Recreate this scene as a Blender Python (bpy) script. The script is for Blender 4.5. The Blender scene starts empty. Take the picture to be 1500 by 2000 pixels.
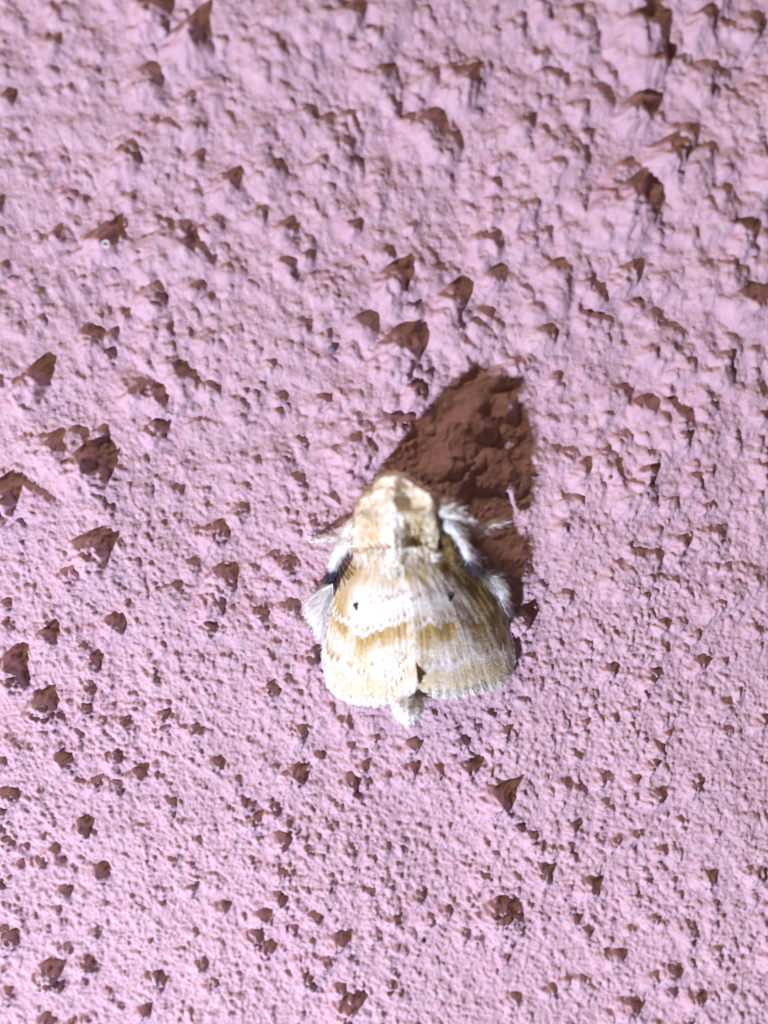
import bpy, math, random
import numpy as np
from mathutils import Vector

random.seed(7)
RNG = np.random.default_rng(11)
SC = bpy.context.scene
COL = SC.collection

# ------------------------------------------------------------------ camera
# 1 unit = 1 cm.  The wall stands in the plane y = 0 and faces -y; x right, z up.
DIST, TILT, PPC = 9.0, math.radians(9.5), 230.0
FWD = Vector((0, math.cos(TILT), -math.sin(TILT)))
UPV = Vector((0, math.sin(TILT), math.cos(TILT)))
CAM = -FWD * DIST
cd = bpy.data.cameras.new('camera')
cam = bpy.data.objects.new('camera', cd); COL.objects.link(cam)
cam.location = CAM
cam.rotation_euler = (-FWD).to_track_quat('Z', 'Y').to_euler()
cd.sensor_fit = 'VERTICAL'; cd.sensor_height = 36.0
cd.lens = 36.0 * DIST * PPC / 2000.0
cd.clip_start, cd.clip_end = 0.1, 500.0
cd.dof.use_dof = True
cd.dof.focus_distance = 9.16
cd.dof.aperture_fstop = cd.lens * 1e-3 / 0.32
SC.camera = cam

# ------------------------------------------------------------------ light
SC.view_settings.view_transform = 'Standard'
SC.view_settings.look = 'None'
SC.view_settings.exposure = 0.0
SC.view_settings.gamma = 1.0
w = bpy.data.worlds.new('World'); SC.world = w; w.use_nodes = True
bg = w.node_tree.nodes['Background']
bg.inputs[0].default_value = (1.0, 0.60, 0.36, 1); bg.inputs[1].default_value = 0.075

ELEV = math.radians(40); AZ = (0.67, 0.74)
def lamp(name, kind, loc, target, power, color, size):
    l = bpy.data.lights.new(name, kind); l.energy = power; l.color = color
    if kind == 'AREA': l.shape = 'DISK'; l.size = size
    else: l.shadow_soft_size = size
    o = bpy.data.objects.new(name, l); COL.objects.link(o); o.location = loc
    o.rotation_euler = (Vector(loc) - Vector(target)).to_track_quat('Z', 'Y').to_euler()
    return o
LD = 31.0
lamp('phone_torch', 'POINT', (0.2 - LD*math.cos(ELEV)*AZ[0], -LD*math.sin(ELEV), -0.6 - LD*math.cos(ELEV)*AZ[1]),
     (0.2, 0, -0.6), 81000, (0.692, 0.744, 1.0), 0.40)
lamp('porch_bulb', 'AREA', (-70, -62, 74), (0, 0, 0), 46000, (1.0, 0.70, 0.46), 20)

# ------------------------------------------------------------------ helpers
def W(px, py, n=0.0):
    d = Vector(((px - 750) / PPC, 0, 0)) + UPV * ((1000 - py) / PPC) + FWD * DIST
    t = (-n - CAM.y) / d.y
    return CAM + d * t
def Wa(A):
    A = np.asarray(A, float)
    d = (np.stack([(A[:, 0]-750)/PPC, A[:, 0]*0, A[:, 0]*0], 1) + np.outer((1000-A[:, 1])/PPC, np.array(UPV)) + np.array(FWD)*DIST)
    t = (-A[:, 2] - CAM.y) / d[:, 1]
    return np.array(CAM) + d * t[:, None]

def hsh(ix, iy, s):
    h = (ix.astype(np.int64)*374761393 + iy.astype(np.int64)*668265263 + s*974634777) & 0xffffffff
    h = ((h ^ (h >> 13)) * 1274126177) & 0xffffffff
    h = ((h ^ (h >> 15)) * 2246822519) & 0xffffffff
    return (h ^ (h >> 16)) & 0xffffffff
def rnd(ix, iy, s): return hsh(ix, iy, s) / 4294967296.0
def perlin(x, y, s=0):
    x0 = np.floor(x); y0 = np.floor(y); fx = x-x0; fy = y-y0
    x0 = x0.astype(np.int64); y0 = y0.astype(np.int64)
    def g(ix, iy, dx, dy):
        a = rnd(ix, iy, s)*2*np.pi
        return np.cos(a)*dx + np.sin(a)*dy
    u = fx*fx*fx*(fx*(fx*6-15)+10); v = fy*fy*fy*(fy*(fy*6-15)+10)
    a = g(x0, y0, fx, fy); b = g(x0+1, y0, fx-1, fy); c = g(x0, y0+1, fx, fy-1); d = g(x0+1, y0+1, fx-1, fy-1)
    return ((a*(1-u)+b*u)*(1-v) + (c*(1-u)+d*u)*v) * 1.5
def fbm(x, y, s, oct=4, gain=0.5):
    r = 0; a = 1
    for i in range(oct):
        r = r + a*perlin(x*2**i + 17.3*i, y*2**i - 9.1*i, s+i); a *= gain
    return r
def grains(x, y, cell, s, fill=0.8, rmin=0.25, rmax=0.62):
    """height of the highest rounded grain over each point (grains on a jittered lattice)"""
    X = x/cell; Y = y/cell; ix = np.floor(X).astype(np.int64); iy = np.floor(Y).astype(np.int64)
    out = np.zeros_like(x)
    for dx in (-1, 0, 1):
        for dy in (-1, 0, 1):
            jx = ix+dx; jy = iy+dy
            a = rnd(jx, jy, s); b = rnd(jx, jy, s+1); q = rnd(jx, jy, s+2); e = rnd(jx, jy, s+3)
            r = rmin + (rmax-rmin)*q*q
            d2 = ((X-jx-a)**2 + (Y-jy-b)**2) / (r*r)
            out = np.maximum(out, np.where((d2 < 1) & (e < fill), r*np.sqrt(np.maximum(0, 1-d2)), 0))
    return out*cell
def sstep(a, b, x):
    t = np.clip((x-a)/(b-a), 0, 1); return t*t*(3-2*t)

def mesh_obj(name, V, F, mat, parent=None, col=None, smooth=True):
    me = bpy.data.meshes.new(name)
    V = np.asarray(V, np.float32)
    if isinstance(F, np.ndarray):
        k = F.shape[1]; nf = len(F)
        me.vertices.add(len(V)); me.vertices.foreach_set('co', V.ravel())
        me.loops.add(nf*k); me.loops.foreach_set('vertex_index', F.ravel().astype(np.int32))
        me.polygons.add(nf); me.polygons.foreach_set('loop_start', np.arange(0, nf*k, k, dtype=np.int32))
        try: me.polygons.foreach_set('loop_total', np.full(nf, k, np.int32))
        except Exception: pass
    else:
        me.from_pydata([tuple(map(float, v)) for v in V], [], [tuple(int(i) for i in f) for f in F])
    me.update(calc_edges=True)
    me.polygons.foreach_set('use_smooth', np.full(len(me.polygons), smooth, dtype=bool))
    if col is not None:
        a = me.color_attributes.new('col', 'FLOAT_COLOR', 'POINT')
        c = np.ones((len(V), 4), np.float32); c[:, :3] = col
        a.data.foreach_set('color', c.ravel())
    me.materials.append(mat)
    o = bpy.data.objects.new(name, me); COL.objects.link(o)
    if parent is not None: o.parent = parent
    return o
def tag(o, label=None, cat=None, group=None, kind=None):
    for k, v in (('label', label), ('category', cat), ('group', group), ('kind', kind)):
        if v: o[k] = v
    return o

# ------------------------------------------------------------------ materials
def new_mat(name):
    m = bpy.data.materials.new(name); m.use_nodes = True
    return m, m.node_tree.nodes, m.node_tree.links, m.node_tree.nodes['Principled BSDF']
def paint_material():
    m, N, L, P = new_mat('pink_wall_paint')
    tc = N.new('ShaderNodeTexCoord')
    def noise(sc, det, rough=0.6):
        n = N.new('ShaderNodeTexNoise'); n.inputs['Scale'].default_value = sc; n.inputs['Detail'].default_value = det
        n.inputs['Roughness'].default_value = rough; L.new(tc.outputs['Object'], n.inputs['Vector']); return n
    def ramp(src, a, b):
        r = N.new('ShaderNodeMapRange'); r.inputs['From Min'].default_value = a; r.inputs['From Max'].default_value = b
        L.new(src, r.inputs['Value']); return r.outputs['Result']
    def mix(f, a, b):
        x = N.new('ShaderNodeMix'); x.data_type = 'RGBA'
        if f is not None: L.new(f, x.inputs['Factor'])
        for s, v in ((x.inputs['A'], a), (x.inputs['B'], b)):
            if isinstance(v, tuple): s.default_value = (*v, 1)
            else: L.new(v, s)
        return x.outputs['Result']
    c = mix(ramp(noise(0.9, 5).outputs['Fac'], 0.38, 0.66), (0.528, 0.346, 0.385), (0.592, 0.387, 0.421))
    c = mix(ramp(noise(3.2, 4).outputs['Fac'], 0.52, 0.74), c, (0.560, 0.326, 0.393))
    c = mix(ramp(noise(14, 3).outputs['Fac'], 0.48, 0.72), c, (0.608, 0.432, 0.446))
    c = mix(ramp(noise(34, 3).outputs['Fac'], 0.56, 0.76), c, (0.464, 0.277, 0.324))
    L.new(c, P.inputs['Base Color'])
    P.inputs['Roughness'].default_value = 0.78
    P.inputs['Specular IOR Level'].default_value = 0.25
    b = N.new('ShaderNodeBump'); b.inputs['Strength'].default_value = 0.55; b.inputs['Distance'].default_value = 0.012
    L.new(noise(75, 3, 0.65).outputs['Fac'], b.inputs['Height']); L.new(b.outputs['Normal'], P.inputs['Normal'])
    return m
def col_material(name, rough=0.65, sheen=0.25, spec=0.25, transl=0.0, bump=0.0):
    m, N, L, P = new_mat(name)
    a = N.new('ShaderNodeVertexColor'); a.layer_name = 'col'
    tc = N.new('ShaderNodeTexCoord'); n = N.new('ShaderNodeTexNoise')
    n.inputs['Scale'].default_value = 60; n.inputs['Detail'].default_value = 3
    L.new(tc.outputs['Object'], n.inputs['Vector'])
    r = N.new('ShaderNodeMapRange'); r.inputs['To Min'].default_value = 0.86; r.inputs['To Max'].default_value = 1.08
    L.new(n.outputs['Fac'], r.inputs['Value'])
    x = N.new('ShaderNodeMix'); x.data_type = 'RGBA'; x.blend_type = 'MULTIPLY'; x.inputs['Factor'].default_value = 1
    L.new(a.outputs['Color'], x.inputs['A']); L.new(r.outputs['Result'], x.inputs['B'])
    L.new(x.outputs['Result'], P.inputs['Base Color'])
    P.inputs['Roughness'].default_value = rough; P.inputs['Sheen Weight'].default_value = sheen
    P.inputs['Specular IOR Level'].default_value = spec
    if bump:
        b = N.new('ShaderNodeBump'); b.inputs['Strength'].default_value = bump; b.inputs['Distance'].default_value = 0.01
        L.new(n.outputs['Fac'], b.inputs['Height']); L.new(b.outputs['Normal'], P.inputs['Normal'])
    if transl:
        t = N.new('ShaderNodeBsdfTranslucent'); L.new(x.outputs['Result'], t.inputs['Color'])
        s = N.new('ShaderNodeMixShader'); s.inputs['Fac'].default_value = transl
        L.new(P.outputs[0], s.inputs[1]); L.new(t.outputs[0], s.inputs[2])
        L.new(s.outputs[0], N['Material Output'].inputs['Surface'])
    return m
def flat_material(name, color, rough=0.5, spec=0.5):
    m, N, L, P = new_mat(name)
    n = N.new('ShaderNodeTexNoise'); n.inputs['Scale'].default_value = 90
    tc = N.new('ShaderNodeTexCoord'); L.new(tc.outputs['Object'], n.inputs['Vector'])
    x = N.new('ShaderNodeMix'); x.data_type = 'RGBA'
    x.inputs['A'].default_value = (*[c*0.8 for c in color], 1); x.inputs['B'].default_value = (*color, 1)
    L.new(n.outputs['Fac'], x.inputs['Factor']); L.new(x.outputs['Result'], P.inputs['Base Color'])
    P.inputs['Roughness'].default_value = rough; P.inputs['Specular IOR Level'].default_value = spec
    return m
M_WALL = paint_material()
M_FUR = col_material('moth_scales', 0.7, 0.25, 0.2, transl=0.04, bump=0.15)
M_HAIR = col_material('white_hair', 0.6, 0.3, 0.2, transl=0.12)
M_WING = col_material('wing_scales', 0.55, 0.15, 0.3, transl=0.12, bump=0.25)

# ------------------------------------------------------------------ wall
# lumps of plaster: where the shaded far side of each shows (px of the photograph), its width, height, steepness
LUMPS = [
 (318,12,50,60),(390,55,60,90,1,1),(110,80,42,30,.7),(22,183,30,35),(190,130,26,30,.6),(305,145,46,46,.7),(380,185,26,40,.7),
 (268,292,60,40,.8),(385,245,22,32,.8),(396,303,27,30),(462,350,36,40),(235,350,15,35,.7),(220,455,58,66,1,1),(122,452,32,30,.8),
 (95,465,22,34,.6),(430,430,44,32,.7),(295,465,26,22,.5),(5,390,16,70),(165,385,16,20,.5),
 (88,725,60,74,1),(8,735,24,50),(268,765,32,34,.8),(325,790,28,28,.5),(120,872,60,34,.8),(198,890,78,66,.95),(62,850,26,36,.7),(22,955,64,110,1.0),
 (203,1055,74,58),(205,975,40,40,.6),(222,990,30,30,.7),(46,1015,22,40,.7),(150,1112,42,42),(47,1095,16,16),(435,1030,58,32,.9),(350,955,22,32,.6),
 (450,1118,74,32,.8),(345,1145,30,26,.7),(430,1168,60,40,.7),(390,1035,30,16,.5),(20,1175,24,26),(198,845,22,30,.7),(15,1045,12,12),
 (40,1285,50,72),(45,1320,40,42),(108,1230,42,40,1,1),(20,1220,28,30,.7),(138,1235,30,26,.5),(192,1287,32,36),(172,1262,36,24,.6),(98,1362,54,54),
 (180,1345,34,24,.8),(175,1375,28,28),(205,1358,16,16,.6),(325,1390,28,32,1),(327,1418,22,18),(248,1400,18,34,.8),(132,1475,42,40,1,1),
 (232,1468,32,32),(275,1502,34,34,.9),(275,1465,18,18,.6),(12,1480,26,44,.9),(195,1522,32,26,.9),(235,1530,36,26,.8),(160,1522,30,18,.7),
 (32,1540,40,34),(8,1575,26,40),(85,1560,30,18,.4),(385,1420,26,24,.7),(398,1425,18,26,.6),(295,1275,16,16),(308,1293,14,20,.8),(395,1280,26,20,.6),
 (410,1355,18,18,.7),(260,1280,10,10),(430,1482,36,26,.9),(335,1580,32,22,.7),(355,1600,16,12),(172,1605,34,44,1),(390,1635,20,18),(22,1638,32,22,.8),
 (52,1650,22,24,.8),(88,1675,34,34,.8),(122,1677,22,24,.8),(205,1695,40,44,1,1),(135,1732,34,30,.9),(5,1725,20,20),(343,1674,22,24),(378,1682,18,22,.8),
 (380,1732,30,26,.7),(440,1763,32,24,.9),(385,1815,20,18),(28,1827,46,44,.8),(108,1885,46,60,1),(120,1920,22,34),(180,1875,46,40,.9,1),(165,1915,24,24,.7),
 (192,1815,24,34,.8),(165,1840,20,22,.7),(400,1880,34,34,.8,1),(420,1912,26,36,.7),(312,1905,58,28,.8),(290,1963,30,42,.9),(218,1932,30,20,.7),
 (100,1985,40,36,.9),(172,1985,24,22,.8),(125,1795,30,22,.5),(20,1935,44,36,.5),(240,1960,18,18,.6),(245,1895,12,12),
 (595,1422,28,32),(572,1432,16,18,.6),(515,1418,16,18,.5),(535,1465,18,22,.6),(588,1503,44,40,1),(540,1493,18,16,.8),(690,1458,18,20,.5),(735,1437,22,20,1),
 (695,1517,36,38),(715,1492,24,28,.8),(722,1525,18,26,.8),(695,1548,22,16,1),(708,1555,20,16,.8),(815,1448,28,34,1),(888,1473,14,12),(810,1497,12,12),
 (505,1590,30,50,.9),(490,1570,36,26,.6),(540,1575,32,32,.7),(470,1600,34,34,.4),(562,1630,30,44,1.1),(565,1605,20,18,.9),(597,1635,24,18,.7),(607,1652,18,16),
 (560,1697,36,24,1),(588,1710,16,16,.9),(575,1730,24,20,.6),(582,1757,14,18),(442,1765,32,20,.6),(520,1778,38,32,1,1),(577,1805,22,38,.7),(505,1818,34,34,1),
 (530,1840,34,44,1),(622,1782,30,28,.9),(672,1825,36,48,1),(640,1825,20,34,.4),(595,1845,22,20,.6),(585,1865,24,26,.7),(600,1885,18,24,.9),(612,1915,30,24,.9),
 (645,1868,34,30,.8),(695,1873,18,14,.7),(668,1922,36,22,.8),(695,1948,52,60,1),(770,1918,26,26,.9),(785,1935,14,16,.8),(595,1977,18,22,.7),(535,1968,14,22,.6),
 (750,1977,18,18,.8),(655,1990,22,24,.9),(680,2000,30,20),(510,1930,16,20,.6),(760,1650,28,26,.5),(755,1718,18,24,.8),(710,1728,12,22,.5),(825,1745,26,34,1),
 (778,1788,36,28,.9,1),(845,1790,30,26,.7),(878,1775,30,30,.8),(735,1785,18,18,.6),(740,1815,34,22,.4),(778,1845,18,16,.8),(795,1850,22,18,.6),(770,1868,22,14,.7),
 (908,1442,26,28,.9),(925,1487,38,38,1.1),(960,1503,20,24),(985,1543,56,66,1.15,1),(1018,1612,22,22),(1045,1626,26,24),(1060,1648,26,24,.8),(1066,1692,34,38),
 (1085,1660,24,20,.7),(1125,1610,20,32,.9),(1117,1648,16,34,.9),(1160,1722,46,36,1,1),(985,1762,68,48,1),(1012,1785,22,22),(912,1822,28,24,.8),(940,1828,20,26,.7),
 (988,1822,16,26),(1003,1842,20,18),(1112,1775,20,18,.8),(1128,1790,24,26),(1150,1815,28,22,.7),(1195,1832,20,18,.7),(1212,1858,32,42,.8),(1278,1788,26,24,.8),
 (1350,1835,22,22,1,1),(1400,1850,22,30,.8),(1318,1888,44,36,1,1),(1280,1900,28,34,.7),(1315,1932,36,16,1),(1365,1940,46,34,.9,1),(1432,1925,26,26,.7),
 (1240,1958,52,32,1),(1215,1950,22,12,1),(1080,1925,34,22,1),(1110,1910,30,22,.7),(990,1870,20,20,.8),(1010,1945,44,26,.6),(1348,1995,22,24),(1435,1830,12,24,.8),
 (1385,1840,12,12,.6),(1480,1950,16,16,.6),(1315,1648,20,22,.7,1),(1460,1690,18,32,.8),(1475,1762,12,22,.8),(1330,1742,20,26,.8),(1352,1736,18,18,.5),
 (1360,1528,32,30,.9,1),(1290,1545,34,34,1),(1270,1540,20,16,.6),(1245,1520,18,26,.9),(1180,1520,22,32,.7),(1140,1540,34,22,.4),(1192,1570,30,24,.4),
 (1070,1513,16,20,.8),(1080,1545,14,20,.7),(1270,1705,20,22,.6),(1410,1775,24,26,.5),(1295,1700,14,20,.4),
 (1280,1485,24,36,1),(1240,1520,24,20,.6),(1378,1288,30,36,1,1),(1305,1260,24,22,.6),(1345,1262,22,18,.5),(1300,1215,34,20,.8),(1335,1208,26,24,.6),
 (1118,1210,16,14),(1078,1293,18,24,1),(1198,1302,28,28,.9),(1275,1322,24,32,1),(1205,1397,24,18,1),(1148,1407,16,18,1),(1308,1430,18,18,1),(1305,1400,20,28,.6),
 (1165,1350,24,18,.5),(1420,1425,30,24,.4),(1420,1290,14,30,.8),(1055,1325,34,30,.5),(1330,1075,22,34,.8),(1300,1125,26,22,.5),(1265,1160,16,14),(1260,1145,30,20,.5),
 (1410,1175,28,34,.7),(1450,1140,50,22,.4),(1290,1030,16,32,.7),(1230,1060,10,10),(1105,1020,24,34,.9),(1130,1050,12,16,.5),
 (1275,915,30,66,1),(1320,975,34,24,.7),(1365,930,32,38,.8),(1385,985,14,34,1),(1392,915,14,40,1),(1340,845,24,46,1),(1390,790,36,26,.8),(1400,835,40,24,.6),
 (1150,905,28,44,1.1),(1175,920,26,24,.7),(1230,845,34,32,.6),(1172,840,22,22,.6),(1255,665,0,0),(1278,675,26,36,1.1),(1428,685,26,44,1),(1355,675,26,16,.4),
 (1095,730,20,44,.9),(1255,590,24,30,1),(1180,568,40,26,.9),(1235,590,20,16,.6),(1165,740,16,16,.4),(1012,700,14,24,.6),(1400,865,16,14,.5),(1490,855,14,18),
 (1255,205,50,50,1),(1322,285,58,60,1),(1325,345,30,28,1),(1255,382,90,46,1),(1140,388,36,20,.7),(1042,460,54,24,.7),(1305,440,34,28,.6),(1240,520,36,66,.9),
 (1268,590,16,20,.5),(1465,445,46,46,.9),(1430,505,26,30,.9),(1462,165,14,26,.8),(1498,160,14,18),(1100,255,30,30,.6),(1085,210,44,18,.4),(1015,425,28,28,.6),
 (1390,25,40,60,1),(1303,115,18,60,.9),(1225,82,44,22,.6),(1165,72,18,44,.8),(1150,90,30,22,.6),(1180,12,24,26,.6),(1370,75,18,26,.8),(1390,150,14,30,.7),
 (1185,185,12,30,.7),(1425,140,18,20,.6),(1075,15,20,20,.6),(1005,70,10,30,.7),
 (705,18,34,52,1),(655,60,24,18,.8),(755,140,32,40,.7),(925,150,64,36,.8),(970,15,16,26,.8),(767,172,12,20,1),(845,235,46,40,.8),(806,235,24,16,.4),(770,220,14,30,1),
 (880,278,20,14,1),(917,310,14,12),(990,305,24,44,.7),(945,335,22,10,.8),(975,385,28,20,.6),(978,410,22,36,.8),(940,460,22,22,.8),(635,310,28,38,.9),(680,270,50,26,.7),
 (645,235,40,22,.5),(725,210,32,18,.7),(525,285,24,38,.7),(565,285,16,34,.5),(700,440,22,34,.8),(760,488,24,24,.9),(570,440,40,36,.8),(612,465,26,26,.7),(612,490,24,32,.9),
 (572,508,32,38,1.0),(785,530,54,54,1.1),(900,570,54,50,1,1),(980,535,30,44,.9),(805,665,86,60,1),(640,615,26,24,.7),(645,648,20,34,1),(535,705,26,28,.9),(512,680,18,28,.8),
 (535,670,18,20,.6),(715,735,22,30,.6),(825,752,40,44,.9),(640,770,26,44,.9),(548,800,18,26,.5),(715,862,80,60,.55),(800,825,44,22,.8),(900,745,14,14,.8),(920,705,40,30,.4),
 (310,640,34,34,.9),(195,648,60,34,.9),(225,650,24,30,.8),(218,690,18,26,.9),(345,700,32,24,.8),(375,650,20,24,.8),(395,555,22,36,1),(360,510,40,30,.4),(300,530,28,18,.7),
 (250,555,16,14,1),(120,545,24,26,.5),(15,515,20,34,.9),(5,572,16,22),(62,528,12,12),(265,790,30,14,.8),(275,842,18,18,.8),(312,690,24,20,.4),(430,725,18,20,.8),(485,760,14,14),
 (405,700,14,12,.6),(60,770,20,18,.4),(205,840,22,28,.6),(50,865,18,16,.4),(395,822,40,30,.3),(465,395,22,18,.6),
 (620,1018,20,24,.8),(565,1100,30,26,.9),(520,1190,32,26,.8),(575,1180,36,34,.8),(500,1105,24,18,.7),(505,895,22,20,.9),(590,930,24,26,.6),(485,945,28,20,.5),(605,1255,0,0),
 (620,1270,36,54,.9),(1030,1195,44,50,1.1),(1035,1110,24,34,.7),(590,1205,24,20,.6),(480,1235,30,20,.5),(545,1245,30,14,.7),(1030,940,0,0),
]
# broad rounded lumps given by their own centre (px), radius (px) and height factor
DOMES = [(905,862,62,.40),(850,905,38,.35),(930,815,48,.30),(960,925,55,.42),(880,950,48,.35),(985,860,30,.2),(985,800,34,.30),(890,1005,34,.3),(1010,1090,26,.4),
 (310,700,48,.25),(300,300,60,.20),(330,480,52,.28),(370,500,40,.25),(705,855,70,.24),(735,755,50,.28),(690,770,32,.3),(1290,830,60,.25),(1235,975,46,.3),(1240,80,70,.28),
 (1260,130,44,.3),(1220,430,70,.28),(1160,440,40,.2),(1150,200,44,.25),(860,310,46,.28),(820,260,44,.25),(900,170,48,.25),(660,290,60,.22),(610,40,70,.22),(740,170,44,.3),
 (1470,220,56,.25),(1400,560,60,.22),(1080,900,40,.28),(1480,790,40,.25),(1455,1145,56,.2),(1400,1180,40,.25),(140,330,46,.12),(340,780,34,.25),(270,770,34,.3),(360,380,50,.15),
 (480,1215,50,.15),(330,1170,44,.15),(130,890,60,.3),(60,985,50,.25),(1100,560,60,.2),(1060,640,50,.18),(1340,350,60,.2),(440,40,50,.15),(520,120,60,.15),(1090,330,60,.18),
 (1060,170,40,.25),(1120,60,44,.25),(1010,250,40,.2),(1180,660,40,.18),(1400,420,46,.2),(950,640,50,.15),(1470,610,50,.22)]
CRACKS = [[(118,268),(132,300),(140,318),(165,326),(178,342),(188,372),(166,388),(174,402)],[(284,460),(305,448),(325,443),(342,443),(350,465),(358,478)],
 [(300,362),(326,318),(350,318),(350,350),(342,372),(340,400)],[(326,594),(338,612),(343,632),(336,652)],[(238,590),(246,612),(240,628),(230,638),(228,668),(224,715)],
 [(316,858),(330,838),(340,800),(346,770),(338,752),(320,752),(300,764)],[(300,968),(302,940),(308,926),(330,920),(345,918)],[(1252,22),(1275,52),(1308,64),(1306,100),(1312,146)],
 [(1413,146),(1424,125),(1440,128),(1454,130),(1460,112),(1475,105)],[(1417,160),(1430,176),(1444,188)],[(655,700),(690,712),(735,716),(775,738),(800,752)],[(640,812),(665,812),(690,820),(712,818),(740,840)],
 [(866,790),(880,830),(868,868),(866,895),(875,930)],[(868,898),(905,905),(930,890)],[(680,180),(682,215),(676,245),(690,265),(702,290)],[(800,330),(812,300),(845,292)],
 [(990,215),(980,240),(1000,262)],[(295,1180),(292,1160),(300,1145),(330,1140)],[(200,720),(212,706),(222,712)],[(590,870),(600,866),(612,864)],[(1215,545),(1195,532),(1190,500),(1210,490)],
 [(1240,762),(1280,758),(1310,776),(1320,800)],[(140,450),(150,470),(172,490),(170,520)],[(540,320),(560,334),(585,342)],[(610,165),(650,200),(690,220)]]

STEP = 0.0086
def axis(lo, hi):
    a = list(np.arange(lo, hi, STEP))
    def grow(x, sgn):
        s = STEP; r = []
        while abs(x) < 9:
            s = min(s*1.09, 0.3); x += sgn*s; r.append(x)
        return r
    return np.array(grow(a[0], -1)[::-1] + a + grow(a[-1], 1))
gx = axis(-3.50, 3.50); gz = axis(-4.75, 4.62)
NX, NZ = len(gx), len(gz)
X, Z = np.meshgrid(gx, gz)
px_ = lambda v: v/PPC
# warped coordinates: no outline stays a clean circle
WX = X + 0.030*fbm(X*5, Z*5, 3, 3) + 0.005*perlin(X*20, Z*20, 9); WZ = Z + 0.030*fbm(X*5+40, Z*5, 5, 3) + 0.005*perlin(X*20, Z*20, 10)
upper = sstep(-0.9, 1.6, Z + 0.5*perlin(X*0.5, Z*0.5, 77) + 0.12*X)      # the upper wall is coarser and softer
right = sstep(-1.2, 1.4, X + 0.6*perlin(X*0.6, Z*0.6, 79))
rough = 0.5 + 0.5*np.clip(1.4*fbm(X*0.8, Z*0.8, 21, 3), -1, 1)
H = 0.05*fbm(X*0.55, Z*0.55, 31, 3) + 0.018*fbm(X*2.6, Z*2.6, 41, 3)*(0.4+upper)
H += grains(WX, WZ, 0.34, 101, 0.10 + 0.45*upper*rough, 0.22, 0.58)*(0.20+0.18*right)
H += grains(WX, WZ, 0.20, 121, 0.12 + 0.45*upper*(.35+.65*right), 0.22, 0.60)*(0.16+0.22*rough)
H += grains(WX, WZ, 0.12, 151, 0.26 + 0.16*upper, 0.22, 0.60)*(0.24 + 0.28*rough)
H += grains(WX, WZ, 0.070, 201, 0.60, 0.24, 0.62)*(0.34 + 0.30*rough)*(1-0.35*upper)
H += grains(WX, WZ, 0.040, 251, 0.80, 0.28, 0.62)*(0.52 + 0.25*rough)*(1-0.50*upper)
H += 0.007*fbm(X*11, Z*11, 51, 3) + 0.0030*perlin(X*52, Z*52, 61)*(1-.5*upper)
def blur(A, n):
    for _ in range(n):
        B = np.pad(A, 1, mode='edge'); B = (B[:-2]+2*B[1:-1]+B[2:])/4; A = (B[:, :-2]+2*B[:, 1:-1]+B[:, 2:])/4
    return A
H = H + (blur(H, 4)-H)*(0.10+0.55*upper)
H += (0.0040*perlin(X*27, Z*27, 63)+0.0034*perlin(X*52, Z*52, 64))*upper
OWN = np.full(H.shape, -1, np.int32); BEST = np.zeros_like(H)

def polydist(pts, x, z):
    d = np.full(x.shape, 9.0)
    for (ax, az), (bx, bz) in zip(pts[:-1], pts[1:]):
        vx, vz = bx-ax, bz-az; t = np.clip(((x-ax)*vx+(z-az)*vz)/(vx*vx+vz*vz+1e-9), 0, 1)
        d = np.minimum(d, np.hypot(x-ax-t*vx, z-az-t*vz))
    return d
def window(cx, cz, r):
    i0, i1 = np.searchsorted(gx, [cx-r, cx+r]); j0, j1 = np.searchsorted(gz, [cz-r, cz+r])
    return slice(j0, j1), slice(i0, i1)
for i in range(170):
    px, py = random.uniform(0, 1500), random.uniform(-60, 1010)
    if random.random() > 0.35+0.65*px/1500: continue
    DOMES.append((px, py, random.choice([8, 10, 12, 14, 18, 24])*random.uniform(.9, 1.4), random.uniform(.34, .62)))
for q, (a, b, r, k) in enumerate(DOMES):
    c = W(a, b); r = r/PPC; sl = window(c.x, c.z, r*1.5)
    x = WX[sl]-c.x; z = WZ[sl]-c.z; th = rnd(np.array([q]), np.array([5]), 9)[0]*3.14
    t = x*math.cos(th)+z*math.sin(th); s = -x*math.sin(th)+z*math.cos(th)
    rho = np.sqrt((t/(r*1.15))**2 + (s/(r*0.85))**2) + 0.22*perlin(X[sl]*6, Z[sl]*6, 88+q)
    H[sl] += k*r*np.clip(1-rho**2, 0, 1)**0.62*sstep(1.0, 0.85, rho)
for pts in CRACKS:
    p = [(W(*a).x, W(*a).z) for a in pts]; xs = [a[0] for a in p]; zs = [a[1] for a in p]
    i0, i1 = np.searchsorted(gx, [min(xs)-.1, max(xs)+.1]); j0, j1 = np.searchsorted(gz, [min(zs)-.1, max(zs)+.1]); sl = (slice(j0, j1), slice(i0, i1))
    d = polydist(p, X[sl]+0.02*perlin(X[sl]*18, Z[sl]*18, 71)+0.01*perlin(X[sl]*50, Z[sl]*50, 73), Z[sl]+0.02*perlin(X[sl]*18, Z[sl]*18, 72)+0.01*perlin(X[sl]*50, Z[sl]*50, 74))
    H[sl] -= 0.045*np.exp(-(d/0.010)**2)*(0.6+0.4*perlin(X[sl]*9, Z[sl]*9, 75))
AZL = np.hypot(*AZ); ax_, az_ = AZ[0]/AZL, AZ[1]/AZL
TAN = math.tan(ELEV)
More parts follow.
